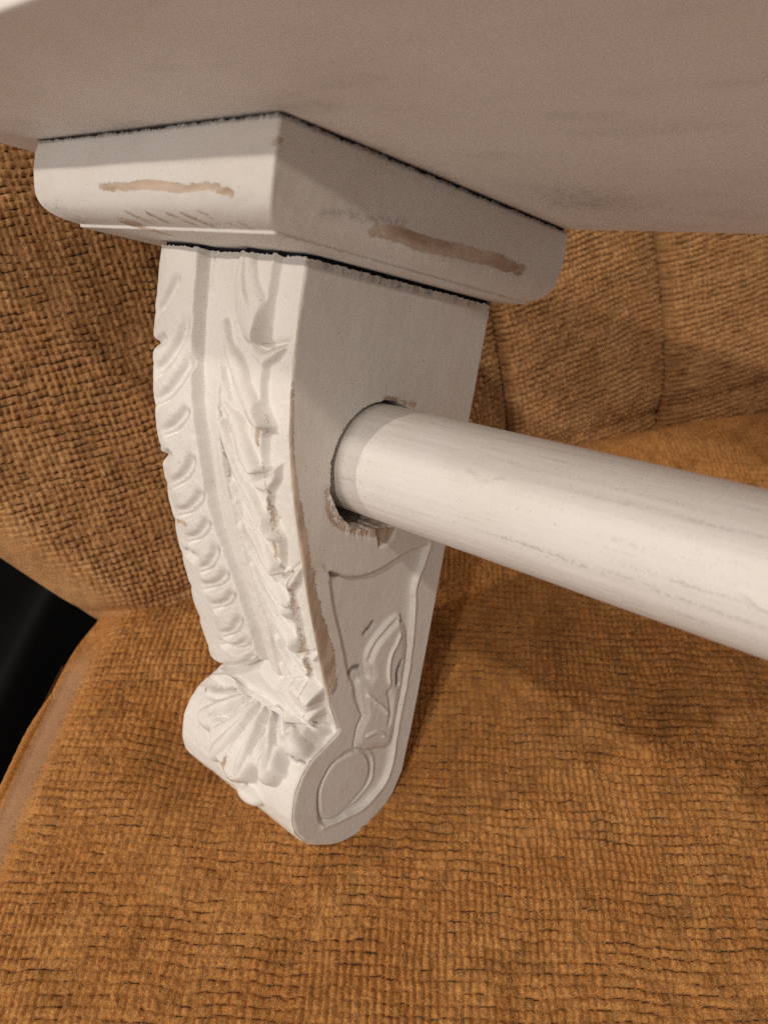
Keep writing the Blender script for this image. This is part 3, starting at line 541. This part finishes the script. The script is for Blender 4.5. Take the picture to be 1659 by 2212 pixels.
# underside and back
last = CPp[-1]
nx, ny = 60, 60
gx, gy = np.meshgrid(np.linspace(-CW + .085, -.085, nx), np.linspace(.085, CD, ny))
cap.grid(np.stack([gx, gy, np.full_like(gx, -.1205)], -1), flip=True)
bk = np.stack([CPp[:, 0], CPp[:, -1]], 1)
cap.grid(bk, flip=True)
gx, gy = np.meshgrid(np.linspace(-CW + .002, -.002, 4), np.linspace(.002, CD, 4))
cap.grid(np.stack([gx, gy, np.full_like(gx, -.0036)], -1))
cap_o = cap.build('cap_block', M_CAP, bracket, loc)

def boxm(name, lo, hi, mat, parent):
    x0, y0_, z0_ = lo; x1, y1_, z1 = hi
    v = np.array([(x, y, z) for x in (x0, x1) for y in (y0_, y1_) for z in (z0_, z1)])
    f = [(0, 1, 3, 2), (4, 6, 7, 5), (0, 4, 5, 1), (2, 3, 7, 6), (0, 2, 6, 4), (1, 5, 7, 3)]
    return mesh_obj(name, loc(v), f, mat, parent, smooth=False)
boxm('glue_joint', (-CW + .006, .006, -.006), (-.006, CD - .003, .0006), M_JOINT, bracket)
jt = np.array([[Xp[0, i], Y[0, i] + .008] for i in range(6, NU - 14, 4)] + [[XR - .008, y_] for y_ in np.linspace(.19, .572, 8)] + [[XL + .004, .572]])
JP = np.stack([np.column_stack([jt, np.full(len(jt), z_)]) for z_ in (-.1345, -.1198)], 0)
mesh_obj('glue_joint', loc(JP.reshape(-1, 3)), grid_faces(2, len(jt), wrap=True), M_JOINT, bracket, smooth=False)

# ---------------- shelf board
TH = .10; YF, YB, SXL, SXR = -.268, .583, -.735, 3.2
prof_s = [(YB, .004), (YB, .0)]
ang_ = np.linspace(-90, -270, 26)
xs = np.concatenate([np.linspace(-.735, 1.2, 330), np.linspace(1.22, SXR, 40)])
ys_b = np.linspace(YB - .012, YF, 150)
loop = [(YB, TH * .5)] + [(YB - .012 + .012 * math.cos(a), .012 + .012 * math.sin(a)) for a in np.linspace(0, -math.pi / 2, 7)] + [(y, 0.0) for y in ys_b[1:]] + \
       [(YF - .012 * abs(math.cos(math.radians(a))) ** .35, .05 + .05 * math.copysign(abs(math.sin(math.radians(a))) ** .35, math.sin(math.radians(a)))) for a in np.linspace(-86, 90, 24)] + [(YB - .01, TH), (YB, TH - .01), (YB, TH * .5)]
loop = np.array(loop)
G = np.zeros((len(xs), len(loop), 3)); G[..., 0] = xs[:, None]; G[..., 1] = loop[None, :, 0]; G[..., 2] = loop[None, :, 1]
dl = G[..., 0] - SXL
un = (G[..., 2] < .03)
G[..., 2] += np.where(un, .0020 * (fbm(G[..., 0] * 5, G[..., 1] * 9, 121) - .5) * sst(.02, .05, np.maximum(np.maximum(-CW - .0 - G[..., 0], G[..., 0]), -G[..., 1])), 0)
GRs = np.zeros(G.shape[:2])
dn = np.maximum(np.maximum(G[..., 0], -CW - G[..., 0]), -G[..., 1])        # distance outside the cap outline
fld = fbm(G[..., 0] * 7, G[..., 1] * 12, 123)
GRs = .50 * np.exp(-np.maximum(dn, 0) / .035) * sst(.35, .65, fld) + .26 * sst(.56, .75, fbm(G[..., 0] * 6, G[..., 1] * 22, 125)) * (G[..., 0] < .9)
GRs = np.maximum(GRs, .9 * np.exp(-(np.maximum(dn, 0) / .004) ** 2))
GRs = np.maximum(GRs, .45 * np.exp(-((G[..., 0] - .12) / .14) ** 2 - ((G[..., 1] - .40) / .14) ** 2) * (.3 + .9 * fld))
sh = Patches(); sh.grid(G, flip=True, grime=GRs * (G[..., 2] < .02))
cenl = G[0]; endc = np.stack([cenl, cenl * [1, .92, .8] + [-.012, .02, .010], cenl * [1, .4, .2] + [-.016, .12, .04]], 0)
sh.grid(endc, flip=False)
board = sh.build('shelf_board', M_SHELF, shelf, loc)

# ---------------- rail
na, nxr = 220, 420
xa = np.concatenate([np.linspace(-.30, .9, nxr), np.linspace(.92, 3.1, 60)]); aa = np.linspace(0, 2 * np.pi, na, endpoint=False)
AX, AA = np.meshgrid(xa, aa, indexing='ij')
r_ = RC_R + .0009 * (fbm(AX * 3, AA * 9, 131) - .5) + .0007 * (fbm(AX * 14, AA * 40, 133) - .5)
for (px, pa, ln) in ((.115, 2.75, .07), (.50, 3.25, .07)):
    q = [(px + ln * t, pa + .10 * math.sin(t * 5) + .10 * t) for t in np.linspace(0, 1, 9)]
    d, _, _ = dline(AX, AA * 1.0, q, pad=.1); dd = np.hypot(d, 0)
    r_ += .0022 * np.exp(-(dd / .010) ** 2) * (vnoise(AX * 90, AA * 20, 135) > .35)
RG = np.stack([AX, RC_Y + r_ * np.cos(AA), RC_Z + r_ * np.sin(AA)], -1)
rgr = .20 * sst(.55, .75, fbm(AX * 5, AA * 14, 137)) + .22 * sst(.60, .75, fbm(AX * 9, AA * 30, 139))
rl_ = Patches(); rl_.grid(RG, wrap=True, flip=True, grime=rgr)
rl_.grid(np.stack([RG[0], RG[0] * [1, .02, .02] + [0, RC_Y * .98, RC_Z * .98]], 0), wrap=True)
rail = rl_.build('towel_rail', M_RAIL, shelf, loc)

# ------------------------------------------------------------------ the chair
chair = empty('upholstered_chair', 'golden brown chenille chair with seat and channelled backrest, under the white shelf', 'chair')
chair.location = (0, .4 * S, -2.4 * S)
base_off = np.array([0, .4 * S, -2.4 * S])
def weave(a, b_, seed=0, amp=1.0, pr=.0176, pc=.0127, rowy=0.0):
    """height and thread masks of a chenille weave: pile ribs run along b, dark picks show between the rows, painted shade fills the gaps"""
    wa = a + .0060 * (fbm(a * 9, b_ * 9, seed + 1, 3) - .5) * 2 + .0016 * (vnoise(a * 60, b_ * 30, seed + 2) - .5) * 2
    wb = b_ + .0070 * (fbm(a * 7 + 50, b_ * 7, seed + 3, 3) - .5) * 2 + .0022 * (vnoise(a * 55, b_ * 55, seed + 4) - .5) * 2
    ci = np.floor(wa / pc)
    off = (hsh(ci, ci * 0 + 7, seed) - .5) * .10 + (vnoise(wa / pc / 6, wa * 0 + 7, seed + 30) - .5) * .5
    qb = wb / pr + off
    rj = np.floor(qb); fa = wa / pc - ci; fb = qb - rj
    jit = (hsh(ci, rj, seed + 5) - .5)
    # clumps where the picks show / where the pile covers them
    clump = fbm(a * 16, b_ * 26, seed + 6, 3)
    run = vnoise(ci / 4.2 + 300 * hsh(rj * 0, rj, seed + 8), rj * 1.0 + .5, seed + 9)
    show = np.clip(sst(.40, .60, run * .72 + clump * .52 - .12) + rowy * sst(.15, .45, run), 0, 1)
    runa = vnoise(ci * 1.0 + .5, rj / 2.6 + 200 * hsh(ci, ci * 0, seed + 12), seed + 13)
    showa = .25 + .75 * sst(.35, .7, runa * .6 + fbm(a * 10 + 9, b_ * 9, seed + 14, 2) * .5)
    ea = np.abs(2 * fa - 1); eb = np.abs(2 * fb - 1)
    ribs = 1.0 if rowy > 0 else .45 + .55 * sst(.35, .65, fbm(a * 4 + 3, b_ * 4, seed + 31, 2))
    pa = 1 - .80 * ea ** 3.0 * (.35 + .65 * showa) * ribs
    gap = eb ** (4.5 - 2.0 * rowy)
    pb = 1 - gap * (.42 + .58 * show)
    h = pa * pb * (1 + .45 * jit)
    h += .75 * (fbm(a * 230, b_ * 190, seed + 16, 3) - .5) + .5 * (fbm(a * 30, b_ * 30, seed + 18, 2) - .5)
    edge_j = .22 + .12 * jit + .12 * rowy
    grow = sst(1 - edge_j, 1.0 - edge_j * .2, eb); gcol = sst(.78, 1.0, ea)
    brk = .35 + .65 * (hsh(ci, rj + (fb > .5), seed + 17) > .30)
    dark = .28 * grow + .30 * gcol * showa * ribs + .62 * show * grow * brk  # dark picks, plus shade painted into the row and rib gaps
    tone = .50 * sst(.45, .85, fbm(a * 26, b_ * 18, seed + 19, 3)) + .55 * hsh(ci, rj, seed + 20) ** 2
    return .0098 * amp * h, dark, np.clip(tone, 0, 1)

def nonuni(a0, a1, step, lo, hi, k=30):
    mid = np.arange(a0, a1, step)
    l = a0 - (np.linspace(1, 0, k, endpoint=False) ** 2) * (a0 - lo); r = a1 + (np.linspace(0, 1, k + 1)[1:] ** 2) * (hi - a1)
    return np.concatenate([l, mid, r])
# seat: t = distance in from the piping (left edge), b = towards the back
J0 = np.array([-.509, .422]); J1 = np.array([.627, 1.16]); JU = (J1 - J0) / np.linalg.norm(J1 - J0); JN = np.array([-JU[1], JU[0]])
eb_ = np.array([(-2.2, -.612), (-.6, -.608), (.0, -.600), (.20, -.585), (.34, -.572), (.42, -.560), (.50, -.540), (.62, -.50), (3.0, 1.5)])
bs = nonuni(-.52, 1.50, .00225, -2.2, 2.9, 26)
ts = np.concatenate([np.linspace(0, .10, 44, endpoint=False), .10 + nonuni(0, 2.05, .00225, -.0, 2.9, 2)[2:]])
ts = np.unique(ts)
TT, BB = np.meshgrid(ts, bs)
ex = np.interp(bs, eb_[:, 0], eb_[:, 1])
ex = gsm(np.stack([ex, ex], 1), 8)[:, 0]
AXs = ex[:, None] + TT
dj = -((AXs - J0[0]) * JN[0] + (BB - J0[1]) * JN[1])       # distance in front of the backrest line
uproj = (AXs - J0[0]) * JU[0] + (BB - J0[1]) * JU[1]; dj = dj - .26 * np.clip(uproj - 1.3, 0, 1.4) ** 1.3
crown = .05 * (1 - np.exp(-np.maximum(TT - .02, 0) / .08)) - .05
macro = crown
macro = macro - .050 * np.exp(-(np.maximum(dj + .02, 0) / .055) ** 1.5) * sst(.04, .30, TT) - .02 * sst(.02, -.1, dj)
macro = macro + .020 * np.exp(-((dj - .20) / .13) ** 2) * sst(.2, .9, AXs)
macro = macro + .012 * (fbm(AXs * 1.6, BB * 1.6, 201, 2) - .5)
front_edge = -1.7
macro = macro - .35 * sst(front_edge + .25, front_edge - .3, BB)
inn = sst(.055, .10, TT)
hw, dk, tn = weave(AXs, BB, 300)
fade = sst(-2.2, -.8, BB) * .999 + .001
Z = macro + hw * inn * sst(-.9, -.60, BB) + (1 - inn) * .0012 * fbm(AXs * 200, BB * 200, 207, 2)
dk = dk * inn; 
# pressed-in spot under the bracket foot
Z += .004 * np.exp(-(((AXs - .10) / .12) ** 2 + ((BB + .04) / .16) ** 2))
Z -= .075 * np.exp(-(((AXs + .20) / .12) ** 2 + ((BB - .15) / .12) ** 2))
Pm = np.stack([AXs, BB, Z], -1) * S - base_off
fz = grid_faces(*Pm.shape[:2])
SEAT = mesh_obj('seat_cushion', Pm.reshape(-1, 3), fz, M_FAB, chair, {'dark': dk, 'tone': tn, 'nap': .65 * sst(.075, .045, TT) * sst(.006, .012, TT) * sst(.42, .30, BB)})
def tube(pts, r, n=14, twist=0):
    P = np.asarray(pts, float); T = np.gradient(P, axis=0); T /= np.linalg.norm(T, axis=1)[:, None]
    up_ = np.array([0, 0, 1.0]); U = np.cross(T, up_); U /= np.linalg.norm(U, axis=1)[:, None]; V_ = np.cross(U, T)
    a = np.linspace(0, 2 * np.pi, n, endpoint=False)
    rr_ = np.asarray(r) if np.ndim(r) else np.full(len(P), r)
    return P[:, None] + rr_[:, None, None] * (np.cos(a)[None, :, None] * U[:, None] + np.sin(a)[None, :, None] * V_[:, None])
pb_ = bs[(bs > -2.0) & (bs < .38)][::3]
px_ = np.interp(pb_, bs, ex)
pt = np.stack([px_ - .006 + .016 * sst(.15, .38, pb_), pb_, -.056 - .008 * sst(.2, .38, pb_)], 1)
Tb = tube(pt * S - base_off, .0095 * S * (1 + .05 * np.sin(pb_ * 300)) * np.sqrt(np.clip((.39 - pb_) / .20, .02, 1)), 14)
z_ = np.zeros(Tb.shape[:2])
mesh_obj('piping', Tb.reshape(-1, 3), grid_faces(*Tb.shape[:2], wrap=True), M_FAB, SEAT, {'dark': z_, 'tone': z_ + .3})
# side panel under the piping
pp = bs[(bs > -2.1) & (bs < .36)][::6]; qx = np.interp(pp, bs, ex)
zz = np.linspace(-.055, -2.2, 30)
SP = np.zeros((len(pp), len(zz), 3)); SP[..., 0] = qx[:, None] - .008 + .03 * np.sin(np.linspace(0, np.pi, 30))[None] * -.5 + .05 * np.linspace(0, 1, 30)[None]; SP[..., 1] = pp[:, None]; SP[..., 2] = zz[None]
SP = SP * S - base_off; z_ = np.zeros(SP.shape[:2])
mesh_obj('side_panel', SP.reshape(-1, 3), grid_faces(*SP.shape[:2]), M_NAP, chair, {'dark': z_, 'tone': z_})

# backrest: (u along the junction, v up), leaning back 28 degrees
ln = math.radians(28)
U3 = np.array([JU[0], JU[1], 0]); V3 = np.array([JN[0] * math.sin(ln), JN[1] * math.sin(ln), math.cos(ln)]); N3 = np.cross(U3, V3)
us = np.concatenate([nonuni(0, 3.0, .0030, -.0, 4.0, 2)[2:]]); us = np.unique(np.concatenate([[0], us]))
vs = nonuni(-.09, 1.15, .0030, -.5, 2.6, 22)
UU, VV = np.meshgrid(us, vs)
ue = -.026 - .60 * vs; ue = np.where(vs > .5, -.288 - .25 * (vs - .5), ue)
ue = gsm(np.stack([ue, ue], 1), 10)[:, 0]
UA = ue[:, None] + UU
roll = UU
mac = -.16 * np.exp(-(roll / .075)) ** 1.0
mac = -.20 * (1 - np.sqrt(np.clip(1 - (1 - np.clip(roll / .20, 0, 1)) ** 2.4, 0, 1)))
for su in (1.15, 1.66, 2.35):
    dsu = np.abs(UA - su - .01 * np.sin(VV * 6)); mac = mac - .045 * np.exp(-dsu / .012) - .018 * np.exp(-(dsu / .07) ** 2)
mac = mac + .03 * np.sin(np.clip((VV + .1) / 1.3, 0, 1) * np.pi) - .05 * np.exp(-np.maximum(VV + .0, 0) / .03) * .6
mac = mac + .015 * (fbm(UA * 2, VV * 2, 401, 2) - .5) + .26 * np.clip(UA - 1.3, 0, 1.4) ** 1.3
hw, dk, tn = weave(UA + .02 * VV, VV + .035 * np.sin(UA * 2.1), 500, amp=1.25, rowy=.6, pr=.0152, pc=.0130)
inn = sst(.05, .16, UU) * sst(1.40, 1.18, VV)
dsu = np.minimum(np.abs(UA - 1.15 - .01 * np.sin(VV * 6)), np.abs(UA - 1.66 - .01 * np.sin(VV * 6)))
hn = mac + hw * inn
PB = (np.array([J0[0], J0[1], 0])[None, None] + UA[..., None] * U3 + VV[..., None] * V3 + hn[..., None] * N3) * S - base_off
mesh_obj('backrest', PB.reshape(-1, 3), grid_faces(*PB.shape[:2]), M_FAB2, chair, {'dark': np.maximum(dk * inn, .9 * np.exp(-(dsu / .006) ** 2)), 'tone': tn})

# stray fibres of the pile standing off the seat
rng = np.random.default_rng(5)
FV = []; FFc = []; nb_ = 0
def fibre(p0, dirv, length, r, curl, n=6):
    global nb_
    t = np.linspace(0, 1, n)[:, None]
    side_ = np.cross(dirv, [0, 0, 1]); side_ /= np.linalg.norm(side_) + 1e-9
    P = p0 + dirv * length * t + side_ * curl * np.sin(t * 3) * length + np.array([0, 0, 1]) * .25 * length * np.sin(t * np.pi)
    Tt = tube(P * S - base_off, np.linspace(r, r * .4, n) * S, 3)
    FV.append(Tt.reshape(-1, 3)); FFc.append(grid_faces(n, 3, nb_, wrap=True)); nb_ += n * 3
FIX = []
for k in range(14000):
    a = rng.uniform(-.55, 1.05); b_ = rng.uniform(-.45, 1.0)
    th = rng.uniform(0, 2 * np.pi); L_ = rng.uniform(.006, .016) if k > 60 else rng.uniform(.02, .05)
    i = min(np.searchsorted(bs, b_), len(bs) - 1); t_ = a - ex[i]
    if t_ < .05: continue
    j = min(np.searchsorted(ts, t_), len(ts) - 1)
    z = Z[i, j]
    dirv = np.array([math.cos(th), math.sin(th), rng.uniform(-.05, .6)])
    fibre(np.array([a, b_, z - .0006]), dirv, L_, rng.uniform(.0004, .0007), rng.uniform(-.5, .5), 5)
zf = np.zeros(nb_)
fo = mesh_obj('pile_fibres', np.vstack(FV), np.vstack(FFc), M_FIB, SEAT, {'dark': zf, 'tone': zf})
fo['kind'] = 'stuff'

# ------------------------------------------------------------------ floor and a near-black stand-in sheet for the dark gap
mt, nt, b = newmat('dark_floor'); b.inputs['Roughness'].default_value = .8
nt.links.new(mix(nt, noise(nt, 20), (.004, .004, .004), (.009, .008, .007)), b.inputs['Base Color'])  # the floor's shade is put into its near-black colour
n_ = 40
gx, gy = np.meshgrid(np.linspace(-3, 3, n_), np.linspace(-3, 3, n_))
FL = np.stack([gx, gy, np.full_like(gx, -2.4 * S) + .0006 * np.sin(gx * 7) * np.cos(gy * 5)], -1)
fl = mesh_obj('floor', FL.reshape(-1, 3), grid_faces(n_, n_), mt); fl['kind'] = 'structure'
mt, nt, b = newmat('gap_black'); b.inputs['Base Color'].default_value = (.0012, .0011, .0012, 1); b.inputs['Roughness'].default_value = .7; b.inputs['Specular IOR Level'].default_value = .12  # made-up sheet for the dark gap, deep shade put into its colour
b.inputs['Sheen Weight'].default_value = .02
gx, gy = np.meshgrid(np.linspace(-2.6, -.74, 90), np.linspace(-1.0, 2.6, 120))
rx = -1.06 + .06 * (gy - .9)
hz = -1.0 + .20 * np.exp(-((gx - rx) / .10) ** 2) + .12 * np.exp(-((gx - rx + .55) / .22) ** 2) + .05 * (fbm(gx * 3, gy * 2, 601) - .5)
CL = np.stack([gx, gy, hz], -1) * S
bl = mesh_obj('dark_gap_sheet', CL.reshape(-1, 3), grid_faces(*gx.shape), mt)
bl['label'] = 'near-black made-up sheet filling the dark gap at the left side of the brown chair'; bl['category'] = 'cloth'
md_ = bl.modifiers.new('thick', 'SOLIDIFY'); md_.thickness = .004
